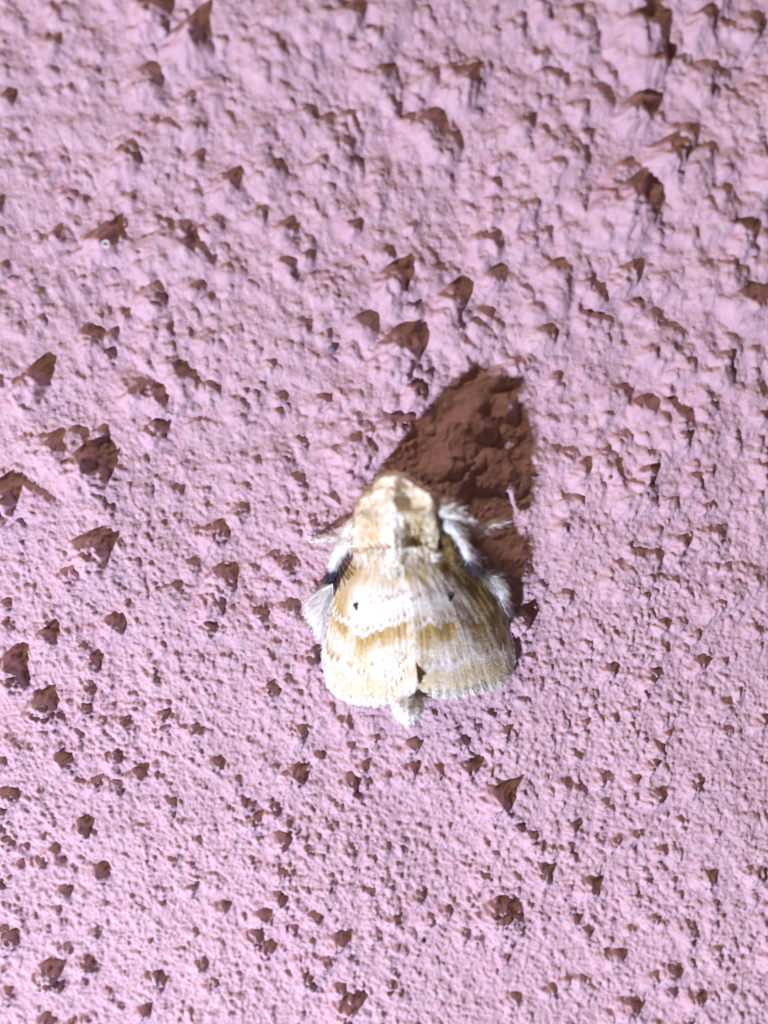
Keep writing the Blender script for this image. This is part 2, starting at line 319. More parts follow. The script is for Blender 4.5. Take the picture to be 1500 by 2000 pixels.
def add_lump(idx, cx, cz, s, asp, k, peak, seed):
    """asymmetric lump: long slope towards the lamp, steep far side"""
    Wd = s*0.60*asp; Lb = s*0.85; Lf = s*0.48; Hh = s*TAN*0.92*k
    if not peak: Wd = s*0.57*asp; Lb = s*0.80; Lf = s*0.62; Hh = s*0.70*k
    if k < 0.75: Lf = s*0.74
    sl = window(cx, cz, s*1.7)
    x0 = X[sl]-cx; z0 = Z[sl]-cz
    f = 1.0/s
    x = x0 + s*0.15*perlin(X[sl]*f*1.7, Z[sl]*f*1.7, seed) + s*0.10*perlin(X[sl]*f*4.5, Z[sl]*f*4.5, seed+3) + 0.006*perlin(X[sl]*40, Z[sl]*40, seed+5)
    z = z0 + s*0.15*perlin(X[sl]*f*1.7, Z[sl]*f*1.7, seed+1) + s*0.10*perlin(X[sl]*f*4.5, Z[sl]*f*4.5, seed+4) + 0.006*perlin(X[sl]*40, Z[sl]*40, seed+6)
    t = x*ax_ + z*az_; c = -x*az_ + z*ax_
    rho = np.sqrt((np.where(t < 0, t/Lb, t/Lf))**2 + (c/Wd)**2)
    if peak: g = np.clip(1.06-rho, 0, 1)**0.92
    else:    g = np.sqrt(np.clip(1-rho**2, 0, 1))*0.88 + 0.12*np.clip(1-rho, 0, 1)
    rise = Hh*g*(1 + 0.26*perlin(X[sl]*f*3.2, Z[sl]*f*3.2, seed+7) + 0.16*perlin(X[sl]*f*7, Z[sl]*f*7, seed+8)) + (0.30-.16*upper[sl])*np.minimum(1, g*2)*grains(WX[sl], WZ[sl], max(.05, s*.33), seed, .75, .3, .62)
    skirt = Hh*0.16*np.exp(-(rho/1.25)**2)
    fl = np.exp(-(rho/1.05)**4)*(s > 0.06)
    new = H[sl]*(1-0.45*fl) + rise + skirt*sstep(1.7, 1.05, rho)
    inside = rho < 0.98
    H[sl] = new
    if idx >= 0:
        o = OWN[sl]; o[inside] = idx
nl = 0
big = sorted([l for l in LUMPS if l[2] > 0], key=lambda l: -l[2]*l[3])
for q, l in enumerate(big):
    a, b, ww, hh = l[:4]; k = l[4] if len(l) > 4 else 1.0; pk = len(l) > 5 and (b > 1400 or ww*hh > 3300)
    if b < 1000 and ww*hh < 1700: k *= .84
    elif ww*hh < 2500: k *= .93
    s = 0.90*math.sqrt(ww*hh)/PPC; asp = min(1.6, max(0.65, (ww/hh)**0.35))
    if ww*hh < 450: k *= .85
    c = W(a, b)
    add_lump(q if q < 296 else -1, c.x - (0.5 if pk else 0.68)*s*ax_, c.z - (0.5 if pk else 0.68)*s*az_, s, asp, k, pk, 300+q*11)
NL = min(296, len(big))
# scattered small grains
for i in range(300):
    cx = random.uniform(-3.9, 3.9); cz = random.uniform(-5, 4.9)
    s = random.choice([1, 1, 1, 1.4, 1.8, 2.4])*random.uniform(0.035, 0.065)
    add_lump(-1, cx, cz, s, random.uniform(0.7, 1.3), random.uniform(0.45, 1.0), random.random() < .12, 9000+i*7)
H = blur(H, 1)*(1-upper) + blur(H, 3)*upper      # coats of paint round every edge
H += grains(X+.01*perlin(X*22, Z*22, 91), Z+.01*perlin(X*22, Z*22, 92), 0.046, 271, 0.62, 0.24, 0.62)*(0.46-.12*upper)
H += grains(X+.02*perlin(X*11, Z*11, 93), Z+.02*perlin(X*11, Z*11, 94), 0.105, 291, 0.20+.20*upper, 0.20, 0.58)*0.42 + 0.0030*perlin(X*58, Z*58, 66)
# nothing of the wall reaches up into the moth
m0 = W(810, 1235)
mm = np.clip(1-np.sqrt(((X-m0.x)/0.80)**2 + ((Z-m0.z)/0.62)**2), 0, 1); mk = sstep(0, 0.12, mm)
H = H*(1-mk) + np.minimum(H, 0.05)*mk
m1 = W(775, 1020); mm = np.clip(1-np.sqrt(((X-m1.x)/0.42)**2 + ((Z-m1.z)/0.46)**2), 0, 1); mk = sstep(0, .12, mm)
H = H*(1-mk) + np.minimum(H, 0.05)*mk
# tops lean a little away from the lamp, so that lit edges are crisp
lean = 0.16*np.clip(H, 0, 0.4)
VX = X + lean*ax_; VZ = Z + lean*az_
V = np.stack([VX, -H, VZ], -1).reshape(-1, 3)
I = np.arange(NX*NZ).reshape(NZ, NX)
Q = np.stack([I[:-1, :-1], I[:-1, 1:], I[1:, 1:], I[1:, :-1]], -1).reshape(-1, 4)
FO = OWN[:-1, :-1].ravel().copy()
for o in (OWN[:-1, 1:], OWN[1:, 1:], OWN[1:, :-1]): FO[o.ravel() != FO] = -1
def compact(F):
    u, inv = np.unique(F, return_inverse=True)
    return V[u], inv.reshape(F.shape)
cnt = np.bincount(FO[FO >= 0], minlength=NL)
for i in np.nonzero(cnt < 12)[0]: FO[FO == i] = -1
wv, wf = compact(Q[FO < 0])
wall = mesh_obj('wall', wv, wf, M_WALL, smooth=True)
tag(wall, 'rough pink painted plaster wall covered in lumps and grains', kind='structure')
order = np.argsort(FO, kind='stable'); srt = FO[order]
for i in range(NL):
    a, b = np.searchsorted(srt, [i, i+1])
    if b - a < 12: continue
    lv, lf = compact(Q[order[a:b]])
    mesh_obj('plaster_lump', lv, lf, M_WALL, wall, smooth=True)

# ------------------------------------------------------------------ moth
WHITE = np.array((0.92, 0.90, 0.86)); CREAM = np.array((0.86, 0.75, 0.50)); OCHRE = np.array((0.60, 0.405, 0.11))
DARK = np.array((0.37, 0.225, 0.05)); OLIVE = np.array((0.36, 0.26, 0.085)); BLACK = np.array((0.018, 0.015, 0.022))
def mixc(a, b, f): f = np.clip(np.asarray(f), 0, 1)[..., None]; return a*(1-f) + b*f

moth = bpy.data.objects.new('moth', None); COL.objects.link(moth)
moth.location = W(780, 1200, 0.05); bpy.context.view_layer.update()
tag(moth, 'cream and ochre furry moth with tented wings resting on the pink wall', 'moth')
MOTH_AT = np.array(moth.location)

def tri_of(F):
    t = []
    for f in F:
        for k in range(1, len(f)-1): t.append((f[0], f[k], f[k+1]))
    return np.array(t)
def furred(V, F, C, count, length, width, flow, lift=0.35, rand=0.35, cj=0.10, curl=0.0):
    """adds COUNT flat tapered scales or hairs, each 4 triangles, to the mesh V, F, C"""
    V = np.asarray(V, float); T = tri_of(F)
    a, b, c = V[T[:, 0]], V[T[:, 1]], V[T[:, 2]]
    n = np.cross(b-a, c-a); ar = np.linalg.norm(n, axis=1); n /= ar[:, None]+1e-12
    # outward normals relative to the centre
    ctr = V.mean(0)
    pick = RNG.choice(len(T), count, p=ar/ar.sum())
    r1 = np.sqrt(RNG.random(count)); r2 = RNG.random(count)
    w0, w1, w2 = 1-r1, r1*(1-r2), r1*r2
    P = a[pick]*w0[:, None] + b[pick]*w1[:, None] + c[pick]*w2[:, None]
    K = C[T[pick, 0]]*w0[:, None] + C[T[pick, 1]]*w1[:, None] + C[T[pick, 2]]*w2[:, None]
    nn = n[pick]; sg = np.sign((nn*(P-ctr)).sum(1)); sg[sg == 0] = 1; nn = nn*sg[:, None]
    fl = np.array(flow(P) if callable(flow) else np.tile(np.array(flow, float), (count, 1)), float)
    fl = fl - nn*(fl*nn).sum(1)[:, None]; fl /= np.linalg.norm(fl, axis=1)[:, None]+1e-9
    d = fl + nn*lift*(0.5+RNG.random(count))[:, None] + RNG.normal(0, rand, (count, 3))
    d /= np.linalg.norm(d, axis=1)[:, None]
    sd = np.cross(d, nn); sd /= np.linalg.norm(sd, axis=1)[:, None]+1e-9
    L = length*(0.55+0.9*RNG.random(count))[:, None]; wd = width*(0.6+0.8*RNG.random(count))[:, None]
    m = P + d*L*0.55 - nn*curl*L*0.1; t = P + d*L - nn*curl*L*0.35
    b0 = P - nn*0.006
    NV = np.concatenate([b0-sd*wd*.5, b0+sd*wd*.5, m-sd*wd*.5, m+sd*wd*.5, t])
    base = len(V); k = np.arange(count)
    i0, i1, i2, i3, i4 = [base+k+count*j for j in range(5)]
    NF = [tuple(r) for r in np.stack([i0, i1, i3, i2], 1)] + [tuple(r) for r in np.stack([i2, i3, i4], 1)]
    K = np.clip(K*(1+RNG.normal(0, cj, (count, 1))), 0, 1)
    return np.concatenate([V, NV]), list(F)+NF, np.concatenate([C, np.tile(K, (5, 1))])
def part(name, V, F, C, mat=M_FUR, parent=moth, label=None):
    o = mesh_obj(name, np.asarray(V)-MOTH_AT, F, mat, parent, C)
    if label: o['label'] = label
    return o
def blob(cx, cy, n, rx, ry, rn, exp=2.0, rot=0.0, nu=40, nv=28, bump=0.05, seed=1, bend=None):
    """superellipsoid at photo point cx, cy and height n; radii rx, ry in px, rn in cm"""
    c = np.array(W(cx, cy, n)); V = []; F = []
    rx, ry = rx/PPC, ry/PPC
    sp = lambda v: np.sign(v)*abs(v)**(2/exp)
    for j in range(nv+1):
        ph = -math.pi/2 + math.pi*j/nv
        for i in range(nu):
            th = 2*math.pi*i/nu
            V.append((sp(math.cos(ph))*sp(math.cos(th)), sp(math.sin(ph)), sp(math.cos(ph))*sp(math.sin(th))))
    V = np.array(V)     # local x right, y = along body (up in the picture), z away from wall
    nz = fbm(V[:, 0]*2+seed*3.1+V[:, 2], V[:, 1]*2+V[:, 2]*1.3-seed, seed, 3)
    V = V*(1+bump*nz[:, None])
    if bend: V = bend(V)
    x, y, z = V[:, 0]*rx, V[:, 1]*ry, V[:, 2]*rn
    cr, sr = math.cos(rot), math.sin(rot)
    P = np.stack([c[0]+x*cr-y*sr, c[1]-z, c[2]+x*sr+y*cr], 1)
    for j in range(nv):
        for i in range(nu):
            F.append((j*nu+i, j*nu+(i+1) % nu, (j+1)*nu+(i+1) % nu, (j+1)*nu+i))
    return P, F
def to_px(P):
    d = P-np.array(CAM); f = d@np.array(FWD); k = DIST/f
    return 750+d[:, 0]*k*PPC, 1000-(d@np.array(UPV))*k*PPC

# --- wings
def curve(pts, n):
    p = np.array(pts, float); seg = np.r_[0, np.cumsum(np.linalg.norm(np.diff(p*[1, 1, 200], axis=0), axis=1))]; t = np.linspace(0, seg[-1], n)
    q = np.stack([np.interp(t, seg, p[:, k]) for k in range(3)], 1)
    for _ in range(max(2, n//18)): q[1:-1] = (q[:-2]+q[1:-1]*2+q[2:])/4
    return q
def coons(base, outer, inner, costa, nu, nv):
    B, O = curve(base, nv), curve(outer, nv); A, C = curve(inner, nu), curve(costa, nu)
    u = np.linspace(0, 1, nu)[:, None, None]; v = np.linspace(0, 1, nv)[None, :, None]
    G = (1-u)*B[None] + u*O[None] + (1-v)*A[:, None] + v*C[:, None] - ((1-u)*(1-v)*B[0] + (1-u)*v*B[-1] + u*(1-v)*O[0] + u*v*O[-1])
    return G
NVEIN = 15
def wing_pattern(u, v, seed, shade_side):
    vv = v + 0.05*perlin(v*6, u*0.4, seed+15) + .012*perlin(v*14, u*3, seed+16)
    vein = np.cos(2*np.pi*NVEIN*vv); vein = np.sign(vein)*np.abs(vein)**.7
    amp = .25+1.3*np.abs(perlin(v*5, u*1.5, seed+7))
    U = u + 0.026*vein*amp + 0.055*perlin(v*4.5, u*1.2, seed+1) + 0.028*perlin(v*11, u*1.2, seed+13) + 0.008*perlin(v*30, u*6, seed+2)
    streak = 0.78+0.22*np.clip(1.6*perlin(v*60, u*4, seed+3), -1, 1)
    patch = 0.5+0.5*np.clip(1.5*fbm(v*5, u*5, seed+4, 3), -1, 1)
    g = lambda c, s: np.exp(-((U-c)/s)**2)
    dot = sstep(-0.5, 0.9, -vein+.9*perlin(v*22, u*9, seed+12))
    c = np.broadcast_to(WHITE, u.shape+(3,)).copy()
    c = mixc(c, CREAM, 0.45+0.55*patch*sstep(.30, .6, u)-.35*np.exp(-((u-.33)/.12)**2)*sstep(.75, .5, v))
    c = mixc(c, OCHRE, 0.95*sstep(.66, .84, v)*sstep(.58, .48, U)*(0.6+.4*patch))
    c = mixc(c, OCHRE, 0.90*sstep(.26, .12, U)*(.35+.65*patch)*(.6+.4*streak))
    c = mixc(c, OLIVE, 0.65*g(.27, .012)*sstep(.62, .5, v))
    pm = 0.440 + 0.085*v*v
    c = mixc(c, OLIVE, 0.95*g(pm, .018)*(.15+.85*dot)*(.4+.6*patch))
    c = mixc(c, WHITE*1.03, 0.95*g(pm+.040, .017))
    band = sstep(pm+.045, pm+.065, U)*sstep(.74, .56, U)*sstep(.0, .12, v)*sstep(1.0, .94, v)
    c = mixc(c, OCHRE, band*(.30+.70*streak*sstep(.25, .6, patch)))
    c = mixc(c, DARK, (0.80+.15*shade_side)*band*sstep(pm+.17, pm+.05, U)*dot*sstep(.3, .7, patch))
    st = 0.735+0.075*sstep(.55, .92, v)
    c = mixc(c, DARK, 0.95*np.exp(-((U-st)/.034)**2)*sstep(.66, .80, v)*sstep(1.0, .96, v)*(.3+.7*dot))
    c = mixc(c, OLIVE, 0.75*g(st+.005, .022)*dot*sstep(.95, .8, v)*(.35+.65*patch))
    c = mixc(c, WHITE*1.03, 0.95*g(st+.048, .017))
    c = mixc(c, OCHRE, (.08+.15*shade_side)*sstep(.80, .84, U)*sstep(.96, .90, U)*sstep(.80, .60, v)*(.4+.6*streak))
    c = mixc(c, OLIVE, (.25+.3*shade_side)*g(.955, .016)*dot*sstep(.9, .7, v))
    c = mixc(c, WHITE, .85*sstep(.87, .91, U)*sstep(.72, .86, v))
    # ridge spots along the inner margin
    for uu in (.42, .50, .62): c = mixc(c, OLIVE, .55*np.exp(-((U-uu)/.018)**2)*sstep(.12, .03, v))
    c = mixc(c, OLIVE, shade_side*.30*patch*sstep(.15, .3, u)*sstep(.95, .75, u))  # olive wash painting shade over the wing turned from the torch
    c = mixc(c, OLIVE, shade_side*.78*sstep(.54, .78, v)*sstep(.80, .60, u)*(.4+.6*streak))  # painted shade again, stronger towards the costa
    return np.clip(c, 0, 1)
def wing(name, base, outer, inner, costa, seed, shade_side, spot, nu=190, nv=170, label=None):
    G = coons(base, outer, inner, costa, nu, nv)
    u = np.repeat(np.linspace(0, 1, nu)[:, None], nv, 1); v = np.repeat(np.linspace(0, 1, nv)[None], nu, 0)
    bul = (0.075+.03*shade_side)*np.sin(np.pi*v**(1-.35*shade_side))*np.sin(np.pi*np.minimum(u*0.62+.1, 1))
    ple = (0.0026-.0019*shade_side)*np.cos(2*np.pi*NVEIN*v+1.2*perlin(v*5, u*2, seed))*sstep(.10, .55, u) + (.004-.002*shade_side)*perlin(v*42, u*3, seed+8)
    G[..., 2] += bul + ple + 0.018*fbm(u*3, v*3, seed+9, 3)
    edge = (2.2*np.cos(2*np.pi*NVEIN*v) + 1.6*perlin(v*60, u*0, seed+5))*sstep(.9, 1, u)   # scalloped outer margin
    G[..., 1] += edge
    C = wing_pattern(u, v, seed, shade_side).reshape(-1, 3)
    P = Wa(G.reshape(-1, 3)); I = np.arange(nu*nv).reshape(nu, nv)
    F = np.stack([I[:-1, :-1], I[:-1, 1:], I[1:, 1:], I[1:, :-1]], -1).reshape(-1, 4)
    o = mesh_obj(name, P-MOTH_AT, F, M_WING, moth, C)
    so = o.modifiers.new('thickness', 'SOLIDIFY'); so.thickness = 0.006; so.offset = 0
    if label: o['label'] = label
    # scales laid over the wing, and the fringe along the outer margin
    Pg = P.reshape(nu, nv, 3); nrm = np.cross(np.gradient(Pg, axis=0), np.gradient(Pg, axis=1)); nrm /= np.linalg.norm(nrm, axis=2)[..., None]+1e-12
    if nrm[..., 1].mean() > 0: nrm = -nrm
    du = np.gradient(Pg, axis=0); du /= np.linalg.norm(du, axis=2)[..., None]+1e-12
    Cg = C.reshape(nu, nv, 3)
    def strands(nm, ii, jj, L, wd, lift, rand, colf):
        k = len(ii); b = Pg[ii, jj]; n_ = nrm[ii, jj]; d = du[ii, jj] + n_*lift*RNG.random((k, 1)) + RNG.normal(0, rand, (k, 3)); d /= np.linalg.norm(d, axis=1)[:, None]
        s = np.cross(d, n_); s /= np.linalg.norm(s, axis=1)[:, None]+1e-9
        L = L*(.6+.8*RNG.random((k, 1))); b = b+n_*.006; t = b+d*L; m = b+d*L*.6
        VV = np.concatenate([b-s*wd*.4, b+s*wd*.4, m+s*wd*.5, t, m-s*wd*.5])
        q = np.arange(k); FF = np.stack([q, q+k, q+2*k, q+3*k, q+4*k], 1)
        cc = np.clip(colf(Cg[ii, jj])*(1+RNG.normal(0, .05, (k, 1))), 0, 1)
        return mesh_obj(nm, VV-MOTH_AT, FF, M_WING, o, np.tile(cc, (5, 1)))
    k = 9000
    strands('wing_scales', RNG.integers(4, nu-2, k), RNG.integers(1, nv-1, k), .013, .009, .30, .18, lambda c: c)
    k = 2600
    strands('fringe', RNG.integers(nu-7, nu, k), RNG.integers(0, nv, k), .040, .007, .15, .18, lambda c: c*.35+WHITE*.65)
    k = 700
    strands('fringe', RNG.integers(int(nu*.45), nu, k), RNG.integers(nv-4, nv, k), .030, .006, .3, .35, lambda c: c*.3+WHITE*.7)
    # black discal spot
    su, sv = spot; ctr = Pg[int(su*nu), int(sv*nv)]; nn = nrm[int(su*nu), int(sv*nv)]; du_ = du[int(su*nu), int(sv*nv)]; ds = np.cross(nn, du_)
    SV = [ctr+nn*.016]; SF = []
    for rr, hh in ((.019, .015), (.028, .007)):
        for q in range(14):
            a = 2*math.pi*q/14; r = rr*(1+.3*math.sin(3*a+seed)); SV.append(ctr+du_*math.cos(a)*r*1.25+ds*math.sin(a)*r*.85+nn*hh)
    for q in range(14):
        SF.append((0, 1+q, 1+(q+1) % 14)); SF.append((1+q, 15+q, 15+(q+1) % 14, 1+(q+1) % 14))
    mesh_obj('black_spot', np.array(SV)-MOTH_AT, SF, M_BLACK, o)
    return o
M_BLACK = flat_material('black_scales', (0.02, 0.017, 0.022), .6, .3)

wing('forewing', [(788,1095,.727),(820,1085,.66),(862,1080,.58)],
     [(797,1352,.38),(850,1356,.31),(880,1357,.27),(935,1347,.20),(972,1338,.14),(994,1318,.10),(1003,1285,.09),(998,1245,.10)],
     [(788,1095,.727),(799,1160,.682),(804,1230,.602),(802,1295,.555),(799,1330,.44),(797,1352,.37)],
     [(862,1080,.58),(900,1092,.49),(935,1122,.37),(965,1160,.29),(986,1210,.15),(998,1245,.10)], 61, 1.0, (.35,.50), label='forewing on the shaded side, with shade put into its colour')
wing('forewing', [(792,1095,.73),(740,1085,.66),(694,1088,.45)],
     [(816,1328,.60),(806,1346,.50),(772,1363,.40),(733,1372,.30),(690,1368,.20),(660,1356,.14),(641,1332,.11),(634,1300,.10),(631,1275,.10)],
     [(792,1095,.73),(803,1160,.685),(808,1230,.60),(810,1285,.58),(816,1328,.60)],
     [(694,1088,.45),(668,1130,.34),(648,1180,.22),(634,1235,.13),(631,1275,.10)], 31, 0.0, (.37,.66), label='brightly lit forewing')

# --- body
down = (0, 0, -1)
def thorax_col(P):
    x, y = to_px(P); x = x-772; c = np.broadcast_to(CREAM*.72+WHITE*.32, (len(P), 3)).copy()
    nz = .5+.5*np.clip(1.5*fbm(x/18, y/30, 5, 3), -1, 1); ax = np.abs(x+2)
    c = mixc(c, OCHRE, .75*np.exp(-((ax-48)/20)**2)*sstep(995, 1010, y)*sstep(1070, 1045, y)*(.6+.4*nz))
    c = mixc(c, DARK, .9*np.exp(-((ax-48)/9)**2-((y-1077)/9)**2))
    c = mixc(c, OLIVE, .62*np.exp(-((x-34)/28)**2-((y-976)/16)**2)*(.6+.4*nz))  # shade of the head hollow put into the colour
    c = mixc(c, OLIVE, 0.66*sstep(20, 46, x)*sstep(985, 1000, y)*sstep(1085, 1060, y)*(.25+.75*nz))  # shaded right half of the thorax painted in olive
    c = mixc(c, OLIVE, .35*np.exp(-((x+38)/24)**2-((y-952-.1*x)/5)**2)); c = mixc(c, OLIVE, .6*np.exp(-((x+52)/22)**2-((y-994)/5)**2))
    c = mixc(c, WHITE, .8*np.exp(-(x/16)**2)*sstep(985, 1005, y)*(1-.3*nz))
    return c
def hide(outline, roof, rim=.12, nr=150, ns=46):
    """a body plate: OUTLINE (px) at the height of the wall side, closed over by the heights ROOF(x, y)"""
    o = np.array(outline, float); o = np.concatenate([o, o[:1]])
    seg = np.r_[0, np.cumsum(np.linalg.norm(np.diff(o, axis=0), axis=1))]; t = np.linspace(0, seg[-1], nr, endpoint=False)
    R = np.stack([np.interp(t, seg, o[:, 0]), np.interp(t, seg, o[:, 1])], 1)
    for _ in range(3): R = (np.roll(R, 1, 0)+R*2+np.roll(R, -1, 0))/4
    R += 1.3*np.stack([perlin(R[:, 0]/7, R[:, 1]/7, 3), perlin(R[:, 0]/7, R[:, 1]/7, 4)], 1)
    c = R.mean(0); ks = np.r_[1, 1-np.linspace(0, 1, ns)**1.25*.985]; V = []; F = []
    for j, k in enumerate(ks):
        p = c+(R-c)*k; h = roof(p[:, 0], p[:, 1])
        f = 0 if j == 0 else math.sqrt(max(0, 1-(1-min(1, (1-k)/.09+.15))**2))
        V.append(np.stack([p[:, 0], p[:, 1], rim+(h-rim)*f], 1))
    V = np.concatenate(V); n = len(ks)
    for j in range(n-1):
        for i in range(nr): F.append((j*nr+i, j*nr+(i+1) % nr, (j+1)*nr+(i+1) % nr, (j+1)*nr+i))
    F.append(tuple(range((n-1)*nr, n*nr)))
    return Wa(V), F
el = lambda x, y, cx, cy, rx, ry: np.sqrt(((x-cx)/rx)**2+((y-cy)/ry)**2)
def roof(x, y):
    d = x-770-.03*(y-1000)
    h = np.interp(y, [925, 950, 985, 1040, 1110], [.77, .775, .79, .80, .73]) - np.where(d < 0, -.0016*d*(1-.0*d), .0014*d*sstep(1000, 1050, y)-.0004*d) - .000022*np.minimum(d, 0)**2
    h = h + .03*np.exp(-(d/5)**4*.002) + .012*fbm(x/22, y/26, 8, 3)
    return h
def roof_head(x, y):
    e = el(x, y, 806, 978, 32, 19)
    h = roof(x, y) - .045*np.exp(-e**2) + .03*np.exp(-((e-1.25)/.22)**2)*(x > 770)
    h += .072*sstep(786, 830, x)*sstep(862, 838, x-.0*y)
    h -= .030*np.exp(-((y-953-.12*(x-735)+6*np.sin((x-735)/14))/3.2)**2)*(x < 790)
    return h + .02*np.exp(-((x-768)/9)**2)
def roof_thorax(x, y):
    h = roof(x, y) - .018*np.exp(-((x-743)/5)**2)*(y > 992) - .018*np.exp(-((x-800)/5)**2)*(y > 992) - .035*np.exp(-((y-994-6*np.cos((x-722)/16))/4)**2)*(x < 755)
    h -= .055*np.exp(-((x-812)/20)**2)*sstep(985, 1005, y)*sstep(1085, 1060, y)
    h += .025*np.exp(-((x-722)/16)**2)*sstep(995, 1010, y) + .03*np.exp(-((x-706)/5)**2)
    return h + .012*perlin(x/5, y/26, 31) - .03*np.exp(-((x-724)/10)**2-((y-1077)/8)**2)
V_, F_ = hide([(694,985),(691,1010),(689,1030),(686,1062),(690,1085),(720,1097),(775,1102),(830,1098),(857,1086),(862,1045),(857,1020),(851,985),(775,968)], roof_thorax)
G_ = furred(V_, F_, thorax_col(V_), 3600, .06, .014, down, .10, .07, .04)
part('thorax', *G_)
V_, F_ = hide([(698,992),(703,973),(722,957),(732,941),(744,931),(758,926),(785,926),(803,939),(821,952),(843,965),(852,985),(846,1000),(810,1012),(775,1004),(740,1008),(708,1000)], lambda x, y: roof_head(x, y)+.025)
part('head', *furred(V_, F_, thorax_col(V_), 3400, .060, .011, down, .26, .22, .06))
V_, F_ = hide([(692,1080),(720,1070),(775,1068),(825,1066),(856,1074),(862,1086),(835,1102),(810,1112),(775,1118),(740,1114),(712,1106),(694,1098)], lambda x, y: roof(x, y)+.012*perlin(x/6, y/30, 33)-.0010*np.maximum(y-1080, 0), .42)
part('ruff', *furred(V_, F_, np.tile(CREAM*.5+WHITE*.5, (len(V_), 1)), 2600, .10, .013, (0, -.1, -1), .12, .14, .05))
V_, F_ = blob(844, 1084, .66, 15, 9, .05, 2, rot=.35, seed=12)
part('scale_tuft', *furred(V_, F_, np.tile(WHITE, (len(V_), 1)), 160, .05, .012, (1, 0, .15), .1, .1), mat=M_HAIR)
V_, F_ = blob(876, 1060, .50, 20, 30, .20, 2.2, rot=.25, bump=.10, seed=21)  # added blob, closes a lit gap in the moth's cast shadow
part('shoulder_shadow_filler', *furred(V_, F_, np.tile(OLIVE*.45+DARK*.2, (len(V_), 1)), 1100, .06, .011, (.3, 0, -1), .15, .2))  # dark colour stands in for the shaded body side
# abdomen, its furry tip showing below the wings
V_, F_ = blob(792, 1240, .30, 50, 130, .22, 2.2, bump=.04, seed=14)
part('abdomen', *furred(V_, F_, np.tile(CREAM*.4+WHITE*.6, (len(V_), 1)), 1500, .08, .012, down, .2, .2))
V_, F_ = blob(795, 1376, .36, 30, 34, .18, 2.0, rot=.25, bump=.10, seed=15)
part('abdomen_tip', *furred(V_, F_, np.tile(np.minimum(WHITE*1.06, .95), (len(V_), 1)), 1500, .045, .011, (.12, 0, -1), .06, .10, .03), mat=M_HAIR)

# --- hindwings: pale furry edges standing out beside the forewings
def hindwing(pts, flow, seed, count, label=None):
    G = Wa(np.array(pts, float)); c = G.mean(0)
    n = len(G); ring = [G]; F = []
    for k in (.7, .4, .1): ring.append(c+(G-c)*k + np.array([0, -.05*(1-k*k), 0]))
    Vv = np.concatenate(ring)
    for j in range(3):
        for i in range(n): F.append((j*n+i, j*n+(i+1) % n, (j+1)*n+(i+1) % n, (j+1)*n+i))
    F.append(tuple(range(3*n, 4*n)))
    V2 = Vv.copy(); V2[:, 1] += .03
    F2 = F + [tuple(i+len(Vv) for i in f[::-1]) for f in F] + [(i, (i+1) % n, len(Vv)+(i+1) % n, len(Vv)+i) for i in range(n)]
    VV = np.concatenate([Vv, V2]); C = np.tile(WHITE, (len(VV), 1))
    part('hindwing', *furred(VV, F2, C, count*2, .10, .0055, flow, .32, .24, .05), mat=M_HAIR, label=label)
hindwing([(650,1140,.24),(625,1152,.17),(606,1166,.13),(606,1186,.10),(614,1210,.08),(628,1236,.08),(640,1235,.11),(652,1190,.18)], (-.55, 0, -1), 1, 1200)
hindwing([(925,1120,.34),(950,1122,.30),(972,1126,.29),(983,1136,.27),(986,1160,.15),(991,1195,.09),(985,1205,.09),(960,1160,.18)], (.55, 0, -.9), 2, 1200)

# --- legs
def tube(pts, nr=12, ns=10):
    """tapered limb through (px, py, height, radius in px)"""
    p = np.array(pts, float); n = (len(p)-1)*ns+1; t = np.linspace(0, len(p)-1, n)
    q = np.stack([np.interp(t, np.arange(len(p)), p[:, k]) for k in range(4)], 1)
    for _ in range(4): q[1:-1] = (q[:-2]+q[1:-1]*2+q[2:])/4
    P = Wa(q[:, :3]); r = q[:, 3]/PPC; tg = np.gradient(P, axis=0); tg /= np.linalg.norm(tg, axis=1)[:, None]
    s = np.cross(tg, np.array((0, -1, 0.05))); s /= np.linalg.norm(s, axis=1)[:, None]; b = np.cross(tg, s)
    V = []; F = []
    for i in range(n):
        rr = r[i]*(math.sqrt(max(.04, 1-(1-min(1, i/3))**2)) if i < 3 else 1)*(math.sqrt(max(.04, 1-(1-min(1, (n-1-i)/3))**2)) if i > n-4 else 1)
        for j in range(nr):
            a = 2*math.pi*j/nr; V.append(P[i]+s[i]*math.cos(a)*rr+b[i]*math.sin(a)*rr)
    for i in range(n-1):
        for j in range(nr): F.append((i*nr+j, i*nr+(j+1) % nr, (i+1)*nr+(j+1) % nr, (i+1)*nr+j))
    F += [tuple(range(nr))[::-1], tuple(range((n-1)*nr, n*nr))]
    return np.array(V), F
def wisps(V, F, C, count, L, flow): return furred(V, F, C, count, L, .005, flow, .7, .35, .04)
def leg(pts, flow, count, colf, length=.03, lift=.3, label=None):
    V_, F_ = tube(pts); C_ = colf(V_); n0 = len(F_); A_ = furred(V_, F_, C_, count, length, .008, flow, lift*.5, .18)
    B_ = wisps(V_, F_, C_, 260, .080, flow); off = len(A_[0])-len(V_)
    mv = lambda i: i if i < len(V_) else i+off
    part('leg', np.concatenate([A_[0], B_[0][len(V_):]]), A_[1]+[tuple(mv(i) for i in f) for f in B_[1][n0:]], np.concatenate([A_[2], B_[2][len(V_):]]), mat=M_HAIR, label=label)
white = lambda V: np.tile(WHITE*.8+CREAM*.2, (len(V), 1))
def dark_end(y0, y1):
    def f(V):
        x, y = to_px(V); return mixc(np.tile(WHITE, (len(V), 1)), np.array((.06, .045, .07)), sstep(y0, y1, y))
    return f
leg([(705,1040,.42,13),(682,1046,.30,11),(662,1052,.20,7),(640,1051,.12,6),(625,1054,.09,5),(608,1057,.08,3.5)], (-1, 0, -.1), 900, white, label='pale foreleg reaching out over the lit wall')
